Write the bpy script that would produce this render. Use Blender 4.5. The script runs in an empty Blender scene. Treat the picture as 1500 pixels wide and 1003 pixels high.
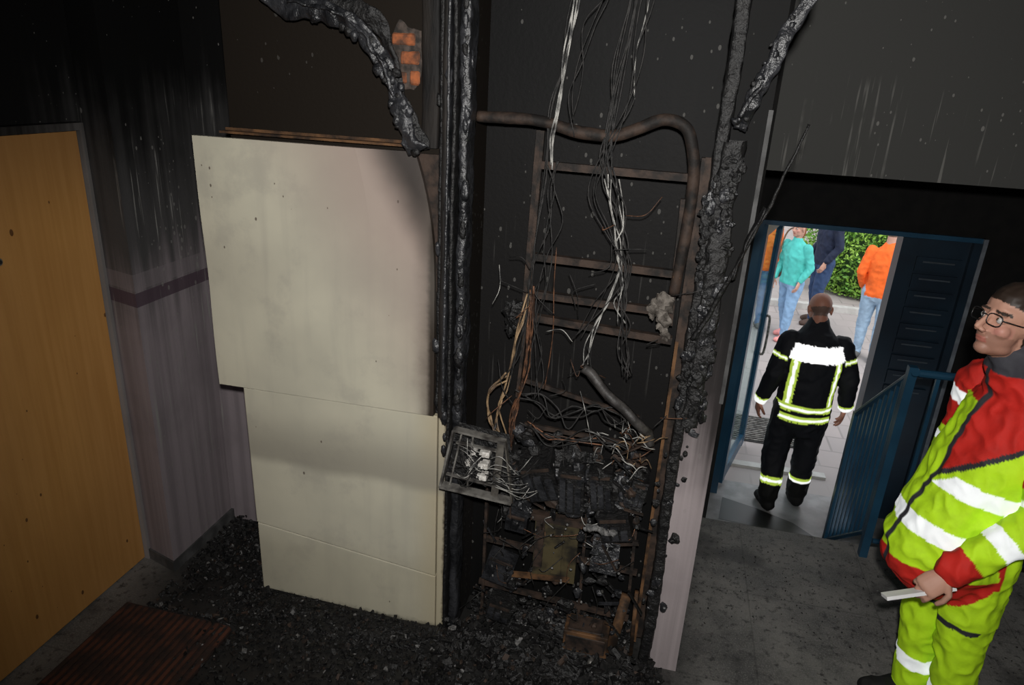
import bpy, math, random
import numpy as np
from mathutils import Vector, Matrix, noise as mnoise
random.seed(7); rng=random.Random(11)
V=Vector
COL=bpy.context.scene.collection
try: bpy.context.scene.view_settings.view_transform='Standard'
except Exception: pass
# ---------------------------------------------------------------- materials
def nm(name):
    m=bpy.data.materials.new(name); m.use_nodes=True
    nt=m.node_tree; b=nt.nodes["Principled BSDF"]
    return m,nt,b
def setin(nt,sock,v):
    if isinstance(v,bpy.types.NodeSocket): nt.links.new(v,sock)
    elif isinstance(v,(tuple,list)) and len(v)==3 and sock.type=='RGBA': sock.default_value=(*v,1)
    else: sock.default_value=v
def N(nt,t,ins=None,**pr):
    n=nt.nodes.new(t)
    for k,v in pr.items(): setattr(n,k,v)
    for k,v in (ins or {}).items(): setin(nt,n.inputs[k],v)
    return n
def MA(nt,op,a,b=0.0,c=0.0,clamp=False):
    n=N(nt,"ShaderNodeMath",{0:a,1:b,2:c},operation=op,use_clamp=clamp); return n.outputs[0]
def MIX(nt,f,a,b,blend='MIX'):
    n=nt.nodes.new("ShaderNodeMix"); n.data_type='RGBA'; n.blend_type=blend
    setin(nt,n.inputs[0],f); setin(nt,n.inputs[6],a); setin(nt,n.inputs[7],b); return n.outputs[2]
def SS(nt,x,lo,hi):
    n=N(nt,"ShaderNodeMapRange",{0:x,1:lo,2:hi},interpolation_type='SMOOTHSTEP'); return n.outputs[0]
def POS(nt): return N(nt,"ShaderNodeNewGeometry").outputs[0]
def SC(nt,v,s):
    return N(nt,"ShaderNodeVectorMath",{0:v,1:s},operation='MULTIPLY').outputs[0]
def NO(nt,v,scale,detail=4,rough=.55):
    return N(nt,"ShaderNodeTexNoise",{'Vector':v,'Scale':scale,'Detail':detail,'Roughness':rough}).outputs[0]
def BUMP(nt,b,h,strength=.3,dist=.01):
    n=N(nt,"ShaderNodeBump",{'Height':h,'Strength':strength,'Distance':dist}); nt.links.new(n.outputs[0],b.inputs['Normal'])
def simple(name,c1,c2=None,rough=.6,metal=0,scale=12,bump=.2,stretch=(1,1,1),bd=.005,spec=None):
    m,nt,b=nm(name); p=SC(nt,POS(nt),stretch)
    n=NO(nt,p,scale,5)
    f=SS(nt,n,.35,.65)
    b_=MIX(nt,f,c1,c2 if c2 else tuple(x*.75 for x in c1))
    setin(nt,b.inputs['Base Color'],b_); b.inputs['Roughness'].default_value=rough; b.inputs['Metallic'].default_value=metal
    if spec is not None: b.inputs['Specular IOR Level'].default_value=spec
    if bump: BUMP(nt,b,NO(nt,p,scale*2.5,6),bump,bd)
    return m
def specks(nt,p,c,scale,thr,amt,col,lo=.38,hi=.62):
    vo=N(nt,"ShaderNodeTexVoronoi",{'Vector':SC(nt,p,(1,1,.6)),'Scale':scale})
    rnd=N(nt,"ShaderNodeSeparateColor",{0:vo.outputs[1]}).outputs[0]
    rnd=MA(nt,'POWER',rnd,3.5)
    r=NO(nt,p,2.5,3)
    k=MA(nt,'MULTIPLY',MA(nt,'MULTIPLY',SS(nt,r,lo,hi),rnd),thr)
    return MIX(nt,MA(nt,'MULTIPLY',MA(nt,'LESS_THAN',vo.outputs[0],k),amt),c,col)
def soot(name,low,mid,top,zlow,zhigh,sp=1.0,band=None,streak=.5,rough=.75,runtop=2.0,spec=.12,runcol=(.26,.255,.24)):
    """wall paint blackened by smoke: colour follows height, with extinguishing-water runs and ash specks"""
    m,nt,b=nm(name); p=POS(nt)
    z=N(nt,"ShaderNodeSeparateXYZ",{0:p}).outputs[2]
    st=NO(nt,SC(nt,p,(22,22,.55)),1.0,3); st2=NO(nt,SC(nt,p,(60,60,2.2)),1.0,2)
    n1=NO(nt,p,1.6,4); n2=NO(nt,p,4.0,3)
    zz=MA(nt,'ADD',z,MA(nt,'MULTIPLY',MA(nt,'SUBTRACT',n1,.5),.7))
    zz=MA(nt,'ADD',zz,MA(nt,'MULTIPLY',MA(nt,'SUBTRACT',st,.5),.5))
    f1=SS(nt,zz,zlow-.25,zlow+.2); f2=SS(nt,zz,zhigh-.35,zhigh+.25)
    lo=MIX(nt,MA(nt,'MULTIPLY',SS(nt,st,.4,.7),.6),low,tuple(c*.6 for c in low))
    lo=MIX(nt,MA(nt,'MULTIPLY',SS(nt,n2,.45,.75),.3),lo,tuple(c*.5 for c in low))
    c=MIX(nt,f1,lo,mid)
    if band:
        bz=N(nt,"ShaderNodeMath",{0:z,1:band[0],2:band[1]},operation='COMPARE').outputs[0]
        bz2=N(nt,"ShaderNodeMath",{0:z,1:band[0]+.075,2:.035},operation='COMPARE').outputs[0]
        c=MIX(nt,MA(nt,'MULTIPLY',bz2,.4),c,tuple(q*.8 for q in low))
        c=MIX(nt,MA(nt,'MULTIPLY',bz,.85),c,band[2])
    c=MIX(nt,f2,c,top)
    run=MA(nt,'MULTIPLY',SS(nt,st2,.60,.70),MA(nt,'MULTIPLY',SS(nt,n2,.42,.62),streak))
    zfade=MA(nt,'SUBTRACT',1.0,SS(nt,MA(nt,'ADD',z,MA(nt,'MULTIPLY',MA(nt,'SUBTRACT',n1,.5),.8)),runtop-.15,runtop+.1))
    c=MIX(nt,MA(nt,'MULTIPLY',MA(nt,'MULTIPLY',run,zfade),SS(nt,z,.1,.9)),c,runcol)
    if sp: c=specks(nt,p,c,46.0,.34,sp,(.22,.215,.20))
    setin(nt,b.inputs['Base Color'],c); b.inputs['Roughness'].default_value=rough
    b.inputs['Specular IOR Level'].default_value=spec
    BUMP(nt,b,NO(nt,p,60,6),.25,.004)
    return m
M={}
M['wall_left']=soot("sooted_lilac_plaster",(.25,.215,.228),(.060,.058,.058),(.004,.004,.004),1.46,1.97,.5,band=(1.36,.030,(.065,.042,.056)),streak=.8)
M['wall_shaft']=soot("burnt_plaster",(.02,.018,.017),(.012,.010,.008),(.012,.009,.0065),.9,1.7,.15,streak=.0)
M['wall_niche']=soot("charred_backboard",(.006,.006,.006),(.0085,.008,.008),(.005,.005,.0052),.7,2.2,.3,streak=.10,rough=.6)
M['wall_pier']=soot("sooted_pier_paint",(.35,.305,.31),(.035,.03,.03),(.010,.010,.010),1.08,1.45,.2,streak=.1)
M['wall_header']=soot("smoked_wall_paint",(.078,.078,.075),(.060,.060,.057),(.082,.080,.075),1.0,3.4,.7,streak=.55,runtop=2.35,runcol=(.22,.215,.20))
M['wall_dark']=simple("sooted_dark_wall",(.009,.0085,.008),(.006,.006,.006),.8,spec=.15)
M['ceil']=simple("sooted_ceiling",(.010,.010,.010),(.006,.006,.006),.85,spec=.1)
m,nt,b=nm("sooty_terrazzo"); p=POS(nt)
sx=N(nt,"ShaderNodeSeparateXYZ",{0:p}).outputs
n=NO(nt,p,3.0,6,.65); n2=NO(nt,p,28,6,.7); n3=NO(nt,p,150,3); n4=NO(nt,p,1.7,5,.6)
lf=MA(nt,'SUBTRACT',1.0,SS(nt,MA(nt,'ADD',sx[0],MA(nt,'MULTIPLY',n,.4)),.25,.75))
lf=MA(nt,'MULTIPLY',lf,SS(nt,MA(nt,'ADD',sx[0],MA(nt,'MULTIPLY',n,.5)),-2.1,-1.7))
br=N(nt,"ShaderNodeTexBrick",{'Vector':p,'Scale':1.0,'Mortar Size':.004,'Brick Width':.6,'Row Height':.6,'Color1':(1,1,1),'Color2':(.95,.95,.95),'Mortar':(.65,.65,.65)}); br.offset=0
c=MIX(nt,SS(nt,n,.3,.7),(.075,.074,.072),(.20,.193,.18))
c=MIX(nt,MA(nt,'MULTIPLY',SS(nt,n3,.45,.7),.5),c,(.27,.26,.245))
c=MIX(nt,SS(nt,n2,.52,.66),c,(.045,.043,.042))
c=MIX(nt,MA(nt,'MULTIPLY',SS(nt,n4,.54,.64),.6),c,(.025,.024,.023))
c=MIX(nt,MA(nt,'MULTIPLY',lf,.94),c,(.006,.0057,.0055))
setin(nt,b.inputs['Base Color'],MIX(nt,.8,c,br.outputs[0],'MULTIPLY')); setin(nt,b.inputs['Roughness'],MA(nt,'ADD',MA(nt,'MULTIPLY',n,.6),.3))
BUMP(nt,b,n2,.3,.004); M['floor']=m
M['lobby_floor']=simple("wet_stone_tiles",(.24,.24,.24),(.14,.14,.14),.35,scale=6)
M['step']=simple("stone_step",(.16,.16,.155),(.10,.10,.10),.6,scale=20)
m,nt,b=nm("concrete_pavers"); p=POS(nt)
br=N(nt,"ShaderNodeTexBrick",{'Vector':p,'Scale':1.0,'Mortar Size':.010,'Brick Width':.3,'Row Height':.3,'Color1':(.36,.315,.30),'Color2':(.31,.28,.27),'Mortar':(.22,.20,.19)})
setin(nt,b.inputs['Base Color'],MIX(nt,SS(nt,NO(nt,p,1.2,4),.3,.7),br.outputs[0],(.30,.27,.26))); b.inputs['Roughness'].default_value=.85; M['paver']=m
def cream(name,side):
    m,nt,b=nm(name); p=POS(nt); s=N(nt,"ShaderNodeSeparateXYZ",{0:p}).outputs
    n=NO(nt,p,2.2,4); nf=NO(nt,p,40,4); ns=NO(nt,SC(nt,p,(14,1,1.2)),1.0,4); nb=NO(nt,p,5.0,6,.65)
    base=MIX(nt,SS(nt,n,.3,.75),(.58,.55,.435),(.46,.44,.355))
    base=MIX(nt,MA(nt,'MULTIPLY',SS(nt,ns,.5,.75),.22),base,(.32,.30,.26))
    base=MIX(nt,MA(nt,'MULTIPLY',SS(nt,nb,.52,.70),.35),base,(.33,.31,.27))
    if side=='up':
        t=MA(nt,'ADD',MA(nt,'ADD',s[0],.86),MA(nt,'MULTIPLY',MA(nt,'SUBTRACT',s[2],1.70),.6))
        t=MA(nt,'ADD',t,MA(nt,'MULTIPLY',MA(nt,'SUBTRACT',n,.5),.12))
        base=MIX(nt,MA(nt,'MULTIPLY',SS(nt,t,-.60,.06),.9),base,(.32,.245,.215))
        base=MIX(nt,SS(nt,t,-.05,.12),base,(.03,.022,.018))
        e1=MA(nt,'ADD',s[0],MA(nt,'MULTIPLY',MA(nt,'SUBTRACT',nb,.5),.10))
        base=MIX(nt,MA(nt,'MULTIPLY',SS(nt,e1,-.90,-.80),.75),base,(.10,.08,.065))
        base=MIX(nt,SS(nt,MA(nt,'ADD',s[0],MA(nt,'MULTIPLY',nf,.012)),-.828,-.805),base,(.03,.022,.016))
        sm=MA(nt,'MULTIPLY',SS(nt,MA(nt,'ADD',s[2],MA(nt,'MULTIPLY',n,.12)),1.42,1.62),MA(nt,'SUBTRACT',1.0,SS(nt,s[2],1.60,1.75)))
        base=MIX(nt,MA(nt,'MULTIPLY',sm,.18),base,(.25,.23,.2))
    else:
        t=MA(nt,'ADD',s[0],MA(nt,'MULTIPLY',MA(nt,'SUBTRACT',n,.5),.06))
        base=MIX(nt,MA(nt,'MULTIPLY',SS(nt,t,-.92,-.78),.5),base,(.42,.34,.20))
        base=MIX(nt,SS(nt,MA(nt,'ADD',s[0],MA(nt,'MULTIPLY',nf,.02)),-.755,-.74),base,(.04,.028,.02))
        z2=MA(nt,'ADD',s[2],MA(nt,'MULTIPLY',MA(nt,'SUBTRACT',n,.5),.10))
        g=MA(nt,'MULTIPLY',SS(nt,z2,.68,.74),MA(nt,'SUBTRACT',1.0,SS(nt,z2,.76,1.02)))
        base=MIX(nt,MA(nt,'MULTIPLY',g,.72),base,(.27,.25,.205))
        base=MIX(nt,MA(nt,'MULTIPLY',MA(nt,'SUBTRACT',1.0,SS(nt,s[2],.25,.42)),.25),base,(.40,.36,.24))
        base=MIX(nt,MA(nt,'MULTIPLY',MA(nt,'SUBTRACT',1.0,SS(nt,MA(nt,'ADD',s[2],MA(nt,'MULTIPLY',nf,.05)),.02,.06)),.9),base,(.02,.018,.015))
    base=specks(nt,p,base,34.0,.30,.85,(.09,.065,.05),.5,.72)
    setin(nt,b.inputs['Base Color'],base); b.inputs['Roughness'].default_value=.5
    BUMP(nt,b,nf,.08,.002); return m
M['cream_up']=cream("cream_sheet_metal_upper",'up'); M['cream_lo']=cream("cream_sheet_metal_lower",'lo')
m,nt,b=nm("beech_door_veneer"); p=POS(nt); s=N(nt,"ShaderNodeSeparateXYZ",{0:p}).outputs
g=NO(nt,SC(nt,p,(30,30,1.2)),1.5,6,.6); n=NO(nt,p,1.8,3)
c=MIX(nt,SS(nt,g,.3,.7),(.52,.265,.08),(.45,.22,.06))
c=MIX(nt,MA(nt,'MULTIPLY',SS(nt,n,.4,.75),.3),c,(.36,.17,.05))
c=specks(nt,p,c,14.0,.30,.9,(.09,.035,.012),.4,.65)
c=MIX(nt,MA(nt,'MULTIPLY',SS(nt,s[2],1.6,2.08),.5),c,(.12,.06,.03))
setin(nt,b.inputs['Base Color'],c); b.inputs['Roughness'].default_value=.42; M['wood']=m
M['doorframe']=soot("sooted_door_frame",(.26,.24,.235),(.16,.15,.145),(.012,.011,.010),1.3,2.0,0,streak=.2)
M['trimdark']=simple("sooted_corner_bead",(.07,.07,.07),(.015,.015,.015),.6,scale=9)
M['char']=simple("char",(.005,.005,.0055),(.012,.0115,.0115),.5,scale=25,bump=.9,bd=.01,spec=.5)
M['charshine']=simple("glossy_char",(.009,.0095,.011),(.032,.033,.037),.34,scale=14,bump=.9,bd=.012,spec=.7)
M['charflat']=simple("scorched_board",(.018,.015,.013),(.007,.0065,.0065),.65,scale=5,bump=.5,stretch=(6,6,1),bd=.006,spec=.2)
M['rust']=simple("rusted_steel",(.055,.036,.027),(.013,.011,.010),.7,.1,scale=18,bump=.5,spec=.3)
M['rust2']=simple("orange_rust",(.16,.08,.035),(.022,.015,.011),.75,.1,scale=12,bump=.5,spec=.3)
M['steel']=simple("scorched_zinc",(.26,.25,.23),(.08,.075,.07),.45,.5,scale=30)
M['copper']=simple("bare_copper",(.22,.10,.052),(.05,.03,.022),.55,.4,scale=30)
M['wire_white']=simple("ashen_wire",(.45,.44,.41),(.05,.05,.05),.7,scale=22,bump=0)
M['wire_tan']=simple("tan_cable",(.36,.24,.13),(.07,.045,.03),.6,scale=18,bump=0)
M['wire_black']=simple("burnt_cable",(.010,.010,.010),(.035,.033,.032),.6,scale=30,spec=.3)
M['greypipe']=simple("sooty_flex_conduit",(.060,.055,.052),(.022,.020,.019),.55,scale=24,bump=.5)
M['porcelain']=simple("white_porcelain",(.72,.70,.66),(.40,.38,.35),.35,scale=60)
M['ash']=simple("ash_flake",(.20,.195,.19),(.07,.07,.07),.8,scale=60)
M['brick']=simple("exposed_brick",(.38,.11,.035),(.07,.033,.02),.85,scale=22,bump=.6)
M['mortar']=simple("old_mortar",(.08,.06,.05),(.022,.018,.015),.9,scale=40,bump=.5)
M['olive']=simple("scorched_olive_plate",(.08,.064,.03),(.014,.012,.009),.6,.1,scale=12)
M['mat']=simple("brown_coir_mat",(.030,.013,.009),(.012,.007,.006),.8,scale=60,bump=.6)
M['blue']=simple("blue_powder_coat",(.014,.06,.11),(.010,.042,.08),.35,scale=4,bump=0)
M['bluedark']=simple("dark_blue_steel",(.006,.018,.032),(.004,.011,.021),.4,scale=4,bump=0)
M['frame_light']=simple("grey_metal_edge",(.16,.18,.20),(.10,.11,.13),.45,bump=0)
M['slot']=simple("letter_slot",(.05,.065,.08),(.04,.05,.06),.4,bump=0)
M['paper']=simple("white_paper",(.80,.80,.80),(.72,.72,.72),.6,bump=0)
M['blackpl']=simple("black_plastic",(.012,.012,.012),(.015,.015,.015),.35,bump=0)
M['leaf']=simple("hedge_leaf",(.30,.50,.07),(.10,.26,.03),.55,scale=5,bump=0)
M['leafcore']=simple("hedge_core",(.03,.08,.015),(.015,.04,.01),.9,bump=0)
M['facade']=simple("pale_render_facade",(.55,.53,.50),(.48,.46,.44),.9,scale=2)
M['curb']=simple("kerb_stone",(.45,.44,.42),(.38,.37,.35),.8)
M['eyew']=simple("eye_white",(.45,.42,.40),(.42,.39,.37),.2,bump=0)
M['eyei']=simple("iris_dark",(.05,.035,.02),(.02,.015,.01),.15,bump=0)
m,nt,b=nm("window_glass"); out=[n for n in nt.nodes if n.type=='OUTPUT_MATERIAL'][0]
tr=N(nt,"ShaderNodeBsdfTransparent",{0:(.80,.88,.88)}); gl=N(nt,"ShaderNodeBsdfGlossy",{0:(.9,.95,.95),1:.03})
mx=N(nt,"ShaderNodeMixShader",{0:.12}); nt.links.new(tr.outputs[0],mx.inputs[1]); nt.links.new(gl.outputs[0],mx.inputs[2]); nt.links.new(mx.outputs[0],out.inputs[0]); M['glass']=m
def attr_mat(name,rough=.75,emis=.9,bump=.35,bscale=9,bd=.02,dirt=.22):
    m,nt,b=nm(name); a=N(nt,"ShaderNodeAttribute",None,attribute_name="col")
    p=POS(nt); n=NO(nt,p,14,5)
    c=MIX(nt,MA(nt,'MULTIPLY',SS(nt,n,.4,.75),dirt),a.outputs[0],(0.01,.01,.01))
    setin(nt,b.inputs['Base Color'],c); b.inputs['Roughness'].default_value=rough
    b.inputs['Specular IOR Level'].default_value=.3
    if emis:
        setin(nt,b.inputs['Emission Color'],a.outputs[0]); setin(nt,b.inputs['Emission Strength'],MA(nt,'MULTIPLY',a.outputs[3],emis))  # alpha makes reflective trim glow, standing in for flash it would return
    if bump: BUMP(nt,b,NO(nt,p,bscale,4),bump,bd)
    return m
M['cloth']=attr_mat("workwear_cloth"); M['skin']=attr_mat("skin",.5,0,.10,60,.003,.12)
# ---------------------------------------------------------------- mesh helpers
def mk(name,verts,faces,mats,smooth=False,mi=None,parent=None):
    vs=np.array([tuple(v) for v in verts],dtype=float)
    c=(vs.min(0)+vs.max(0))/2
    me=bpy.data.meshes.new(name); me.from_pydata([tuple(v) for v in (vs-c)],[],faces)
    for mt in (mats if isinstance(mats,list) else [mats]): me.materials.append(mt)
    if mi is not None: me.polygons.foreach_set('material_index',mi)
    if smooth: me.polygons.foreach_set('use_smooth',[True]*len(me.polygons))
    me.update(); o=bpy.data.objects.new(name,me); o.location=c; COL.objects.link(o)
    if parent: attach(o,parent)
    return o
def attach(o,parent):
    o.parent=parent; o.matrix_parent_inverse=Matrix.Translation(parent.location).inverted()
def empty(name,loc=(0,0,0)):
    e=bpy.data.objects.new(name,None); e.location=loc; e.empty_display_size=.1; COL.objects.link(e); return e
BF=[(0,3,2,1),(4,5,6,7),(0,1,5,4),(1,2,6,5),(2,3,7,6),(3,0,4,7)]
class G:
    """mesh accumulator"""
    def __init__(s): s.v=[];s.f=[];s.m=[]
    def add(s,v,f,mi=0):
        o=len(s.v); s.v+= [V(x) for x in v]; s.f+=[tuple(i+o for i in q) for q in f]; s.m+=[mi]*len(f)
    def box(s,x0,x1,y0,y1,z0,z1,mi=0,M4=None):
        v=[V(q) for q in [(x0,y0,z0),(x1,y0,z0),(x1,y1,z0),(x0,y1,z0),(x0,y0,z1),(x1,y0,z1),(x1,y1,z1),(x0,y1,z1)]]
        if M4: v=[M4@q for q in v]
        s.add(v,BF,mi)
    def bar(s,a,b,w,d,hint=(0,1,0),mi=0):
        s.loft([(a,w,d),(b,w,d)],hint,4,mi,cap=False,rot=math.pi/4,sq=1.414)
    def loft(s,st,hint=(1,0,0),n=14,mi=0,cap=True,rot=0,sq=1,nz=0,nsc=8,seed=0):
        P=[V(q[0]) for q in st]
        st=[(V(q[0]),q[1],q[2] if len(q)>2 else q[1]) for q in st]
        if cap:
            t0=(P[0]-P[1]).normalized(); t1=(P[-1]-P[-2]).normalized()
            c0,a0,b0=st[0]; c1,a1,b1=st[-1]
            r0=min(a0,b0); r1=min(a1,b1)
            st=[(c0+t0*r0*.92,a0*.4,b0*.4),(c0+t0*r0*.6,a0*.8,b0*.8)]+st+[(c1+t1*r1*.6,a1*.8,b1*.8),(c1+t1*r1*.92,a1*.4,b1*.4)]
        C=[q[0] for q in st]; o=len(s.v); K=len(st)
        h=V(hint)
        for i,(c,a,b) in enumerate(st):
            T=(C[min(i+1,K-1)]-C[max(i-1,0)]).normalized()
            S=h-T*h.dot(T)
            if S.length<.15: h2=V((0,0,1)) if abs(T.z)<.8 else V((0,1,0)); S=h2-T*h2.dot(T)
            S.normalize(); U=T.cross(S)
            for k in range(n):
                an=2*math.pi*k/n+rot
                q=c+(S*math.cos(an)*a+U*math.sin(an)*b)*sq
                if nz:
                    d=mnoise.noise_vector(q*nsc+V((seed,0,0)))*nz+mnoise.noise_vector(q*nsc*3+V((seed,5,0)))*nz*.5
                    q=q+d
                s.v.append(q)
        for i in range(K-1):
            for k in range(n):
                k2=(k+1)%n
                s.f.append((o+i*n+k,o+i*n+k2,o+(i+1)*n+k2,o+(i+1)*n+k)); s.m.append(mi)
        s.f.append(tuple(o+k for k in reversed(range(n)))); s.f.append(tuple(o+(K-1)*n+k for k in range(n))); s.m+=[mi,mi]
    def tube(s,pts,r,mi=0,n=6,res=6,nz=0,w=None,hint=(0,1,0),seed=0,nsc=8,taper=None):
        p=cat(pts,res); K=len(p)
        f=(lambda i:1) if not taper else (lambda i: taper[0]+(taper[1]-taper[0])*i/(K-1))
        s.loft([(q,r*f(i),(w if w is not None else r)*f(i)) for i,q in enumerate(p)],hint,n,mi,cap=False,nz=nz,seed=seed,nsc=nsc)
    def ell(s,c,r,mi=0,n=16,m=10,R=None,nz=0,nsc=10,seed=0):
        o=len(s.v); c=V(c)
        for i in range(m+1):
            th=math.pi*i/m
            for k in range(n):
                ph=2*math.pi*k/n
                q=V((r[0]*math.sin(th)*math.cos(ph),r[1]*math.sin(th)*math.sin(ph),r[2]*math.cos(th)))
                if nz: q=q*(1+nz*(mnoise.noise(q*nsc/1+V((seed,seed*.3,0)))+.6*mnoise.noise(q*nsc*2.7+V((seed,1,0)))))
                if R: q=R@q
                s.v.append(c+q)
        for i in range(m):
            for k in range(n):
                k2=(k+1)%n; s.f.append((o+i*n+k,o+(i+1)*n+k,o+(i+1)*n+k2,o+i*n+k2)); s.m.append(mi)
    def out(s,name,mats,smooth=False,parent=None):
        return mk(name,s.v,s.f,mats,smooth,s.m,parent)
    def clampy(s,ymax):
        s.v=[V((q.x,min(q.y,ymax),q.z)) for q in s.v]
def cat(pts,res=6):
    P=[V(p) for p in pts]
    if len(P)<3 or res<=1: return P
    P=[P[0]*2-P[1]]+P+[P[-1]*2-P[-2]]; o=[]
    for i in range(1,len(P)-2):
        a,b,c,d=P[i-1:i+3]
        for j in range(res):
            t=j/res
            o.append(.5*((2*b)+(c-a)*t+(2*a-5*b+4*c-d)*t*t+(3*b-3*c+d-a)*t**3))
    o.append(P[-2]); return o
def box(name,x0,x1,y0,y1,z0,z1,mat,parent=None,bev=0):
    g=G(); g.box(x0,x1,y0,y1,z0,z1); o=g.out(name,mat,parent=parent)
    if bev:
        md=o.modifiers.new("b","BEVEL"); md.width=bev; md.segments=2
    return o
# ---------------------------------------------------------------- room shell
box("floor",-2.5,2.3,-1.6,3.6,-.15,0,M['floor'])
box("floor_lobby",.42,2.3,4.32,5.0,-.79,-.64,M['lobby_floor'])
g=G()
for i in range(3): g.box(.42,1.26,3.6+.24*i,3.6+.24*(i+1),-.79,-.16*(i+1))
g.out("entrance_steps",M['step'])
box("floor_basement_side",1.26,2.3,3.6,4.32,-.79,-.64,M['lobby_floor'])
box("ceiling",-2.5,2.3,-1.6,3.8,2.95,3.1,M['ceil'])
g=G(); g.box(-2.5,-2.29,-1.6,1.40,0,2.95); g.box(-2.5,-2.29,1.40,2.41,2.06,2.95); g.box(-2.5,-2.42,1.40,2.41,0,2.06)
g.add([(-2.5,2.41,0),(-2.29,2.41,0),(-2.11,2.355,0),(-2.11,2.82,0),(-2.5,2.82,0),(-2.5,2.41,2.95),(-2.29,2.41,2.95),(-2.11,2.355,2.95),(-2.11,2.82,2.95),(-2.5,2.82,2.95)],
 [(0,1,6,5),(1,2,7,6),(2,3,8,7),(3,4,9,8),(4,0,5,9),(4,3,2,1,0),(5,6,7,8,9)])
g.out("wall_left",M['wall_left'])
box("wall_back",-2.5,-1.63,2.82,2.98,0,2.95,M['wall_left'])
g=G(); g.add([(-2.292,2.40,0),(-2.105,2.343,0),(-2.095,2.82,0),(-2.12,2.82,0),(-2.292,2.42,0),(-2.292,2.40,.055),(-2.105,2.343,.055),(-2.095,2.82,.055),(-2.12,2.82,.055),(-2.292,2.42,.055)],
 [(0,1,6,5),(1,2,7,6),(2,3,8,7),(3,4,9,8),(4,0,5,9),(5,6,7,8,9)])
g.out("baseboard_left",simple("sooted_skirting",(.09,.088,.088),(.04,.04,.04),.7))
WS=box("wall_shaft",-1.63,-.70,2.40,2.98,0,2.95,M['wall_shaft'])
box("wall_niche",-.70,.12,2.60,2.98,0,2.95,M['wall_niche'])
box("wall_pier",.12,.262,2.40,3.66,0,2.95,M['wall_pier'])
box("trim_1",.252,.266,2.392,2.402,1.25,2.25,M['trimdark'])
box("wall_lobby_left",.20,.42,3.66,5.0,-.64,2.95,M['wall_dark'])
box("wall_header",.42,2.3,3.66,3.80,1.95,2.95,M['wall_header'])
box("ceiling_lobby",.42,2.3,3.80,5.0,1.95,2.1,M['ceil'])
box("wall_right",2.3,2.5,-1.6,5.2,-.79,2.95,M['wall_dark'])
box("wall_behind",-2.5,2.3,-1.8,-1.6,0,2.95,M['wall_dark'])
g=G(); g.box(.0,.52,5.0,5.2,-.64,3.1); g.box(.52,1.97,5.0,5.2,1.50,3.1); g.box(1.97,2.5,5.0,5.2,-.64,3.1)
g.out("wall_entrance",M['wall_dark'])
# ---------------------------------------------------------------- apartment door
e=empty("door_1",(-2.33,1.9,1)); 
o=box("leaf",-2.345,-2.305,1.45,2.392,.008,2.025,M['wood'],e,.003)
g=G(); g.box(-2.36,-2.283,2.392,2.409,0,2.055); g.box(-2.36,-2.283,1.41,1.45,0,2.055); g.box(-2.36,-2.283,1.45,2.392,2.027,2.055); g.out("frame",M['doorframe'],parent=e)
g=G(); g.loft([((-2.31,1.95,1.60),.014),((-2.295,1.95,1.60),.014)],(0,1,0),20,cap=False); g.loft([((-2.296,1.95,1.60),.008),((-2.291,1.95,1.60),.008)],(0,1,0),16,1,cap=False); g.out("peephole",[M['steel'],M['blackpl']],parent=e)
g=G(); g.loft([((-2.31,1.56,1.04),.02),((-2.26,1.56,1.04),.012)],(0,1,0),12); g.loft([((-2.26,1.56,1.04),.01),((-2.26,1.68,1.04),.01)],(0,0,1),12); g.out("handle",M['steel'],parent=e)
g=G()
g.box(-2.16,-1.62,1.62,2.10,.001,.012)
for i in range(17): g.box(-2.15+i*.032,-2.135+i*.032,1.63,2.09,.012,.018,1)
g.out("doormat",[M['mat'],simple("mat_ribs",(.085,.026,.012),(.022,.011,.008),.8,scale=10)])
# ---------------------------------------------------------------- cream meter cabinet
e=empty("meter_cabinet",(-1.2,2.36,1))
def panel(name,outline,y0,y1,mat):
    n=len(outline); v=[(x,y0,z) for x,z in outline]+[(x,y1,z) for x,z in outline]
    f=[tuple(range(n)),tuple(reversed(range(n,2*n)))]+[(i+n,(i+1)%n+n,(i+1)%n,i) for i in range(n)]
    o=mk(name,v,f,mat,parent=e); md=o.modifiers.new("b","BEVEL"); md.width=.004; md.segments=2; return o
# upper door: sheet warped by heat, right top corner curled
g=G(); NX,NZ=24,28
def upt(u,v):
    z=1.058+.990*v
    xl=-1.735-.007*v
    xr=-.800 if v<.5 else -.800-.085*((v-.5)/.5)**2.2
    x=xl+(xr-xl)*u
    y=2.327-.016*math.sin(math.pi*u)*math.sin(math.pi*v)*.6+.012*mnoise.noise(V((x*2.3,z*2.3,1)))*math.sin(math.pi*v)
    y+=.020*max(0,u-.75)*4*max(0,v-.6)*2.5
    return V((x,y,z-.004*(1-u)*(1-v)))
for s_,dy in ((0,0),(1,.022)):
    for j in range(NZ+1):
        for i in range(NX+1): q=upt(i/NX,j/NZ); g.v.append(V((q.x,q.y+dy,q.z)))
S_=(NX+1)*(NZ+1)
for j in range(NZ):
    for i in range(NX):
        a=j*(NX+1)+i; g.f.append((a,a+1,a+NX+2,a+NX+1)); g.f.append((S_+a,S_+a+NX+1,S_+a+NX+2,S_+a+1))
for i in range(NX):
    g.f.append((i,S_+i,S_+i+1,i+1)); a=NZ*(NX+1)+i; g.f.append((a,a+1,S_+a+1,S_+a))
for j in range(NZ):
    a=j*(NX+1); b_=a+NX+1; g.f.append((a,b_,S_+b_,S_+a)); a+=NX; b_+=NX; g.f.append((a,S_+a,S_+b_,b_))
g.m=[0]*len(g.f); g.out("upper_door",M['cream_up'],parent=e)
panel("lower_door",[(-1.632,.385),(-.79,.285),(-.79,1.05),(-1.638,1.045)],2.345,2.375,M['cream_lo'])
panel("kick_panel",[(-1.632,.02),(-.79,.0),(-.79,.278),(-1.632,.378)],2.35,2.378,M['cream_lo'])
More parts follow.
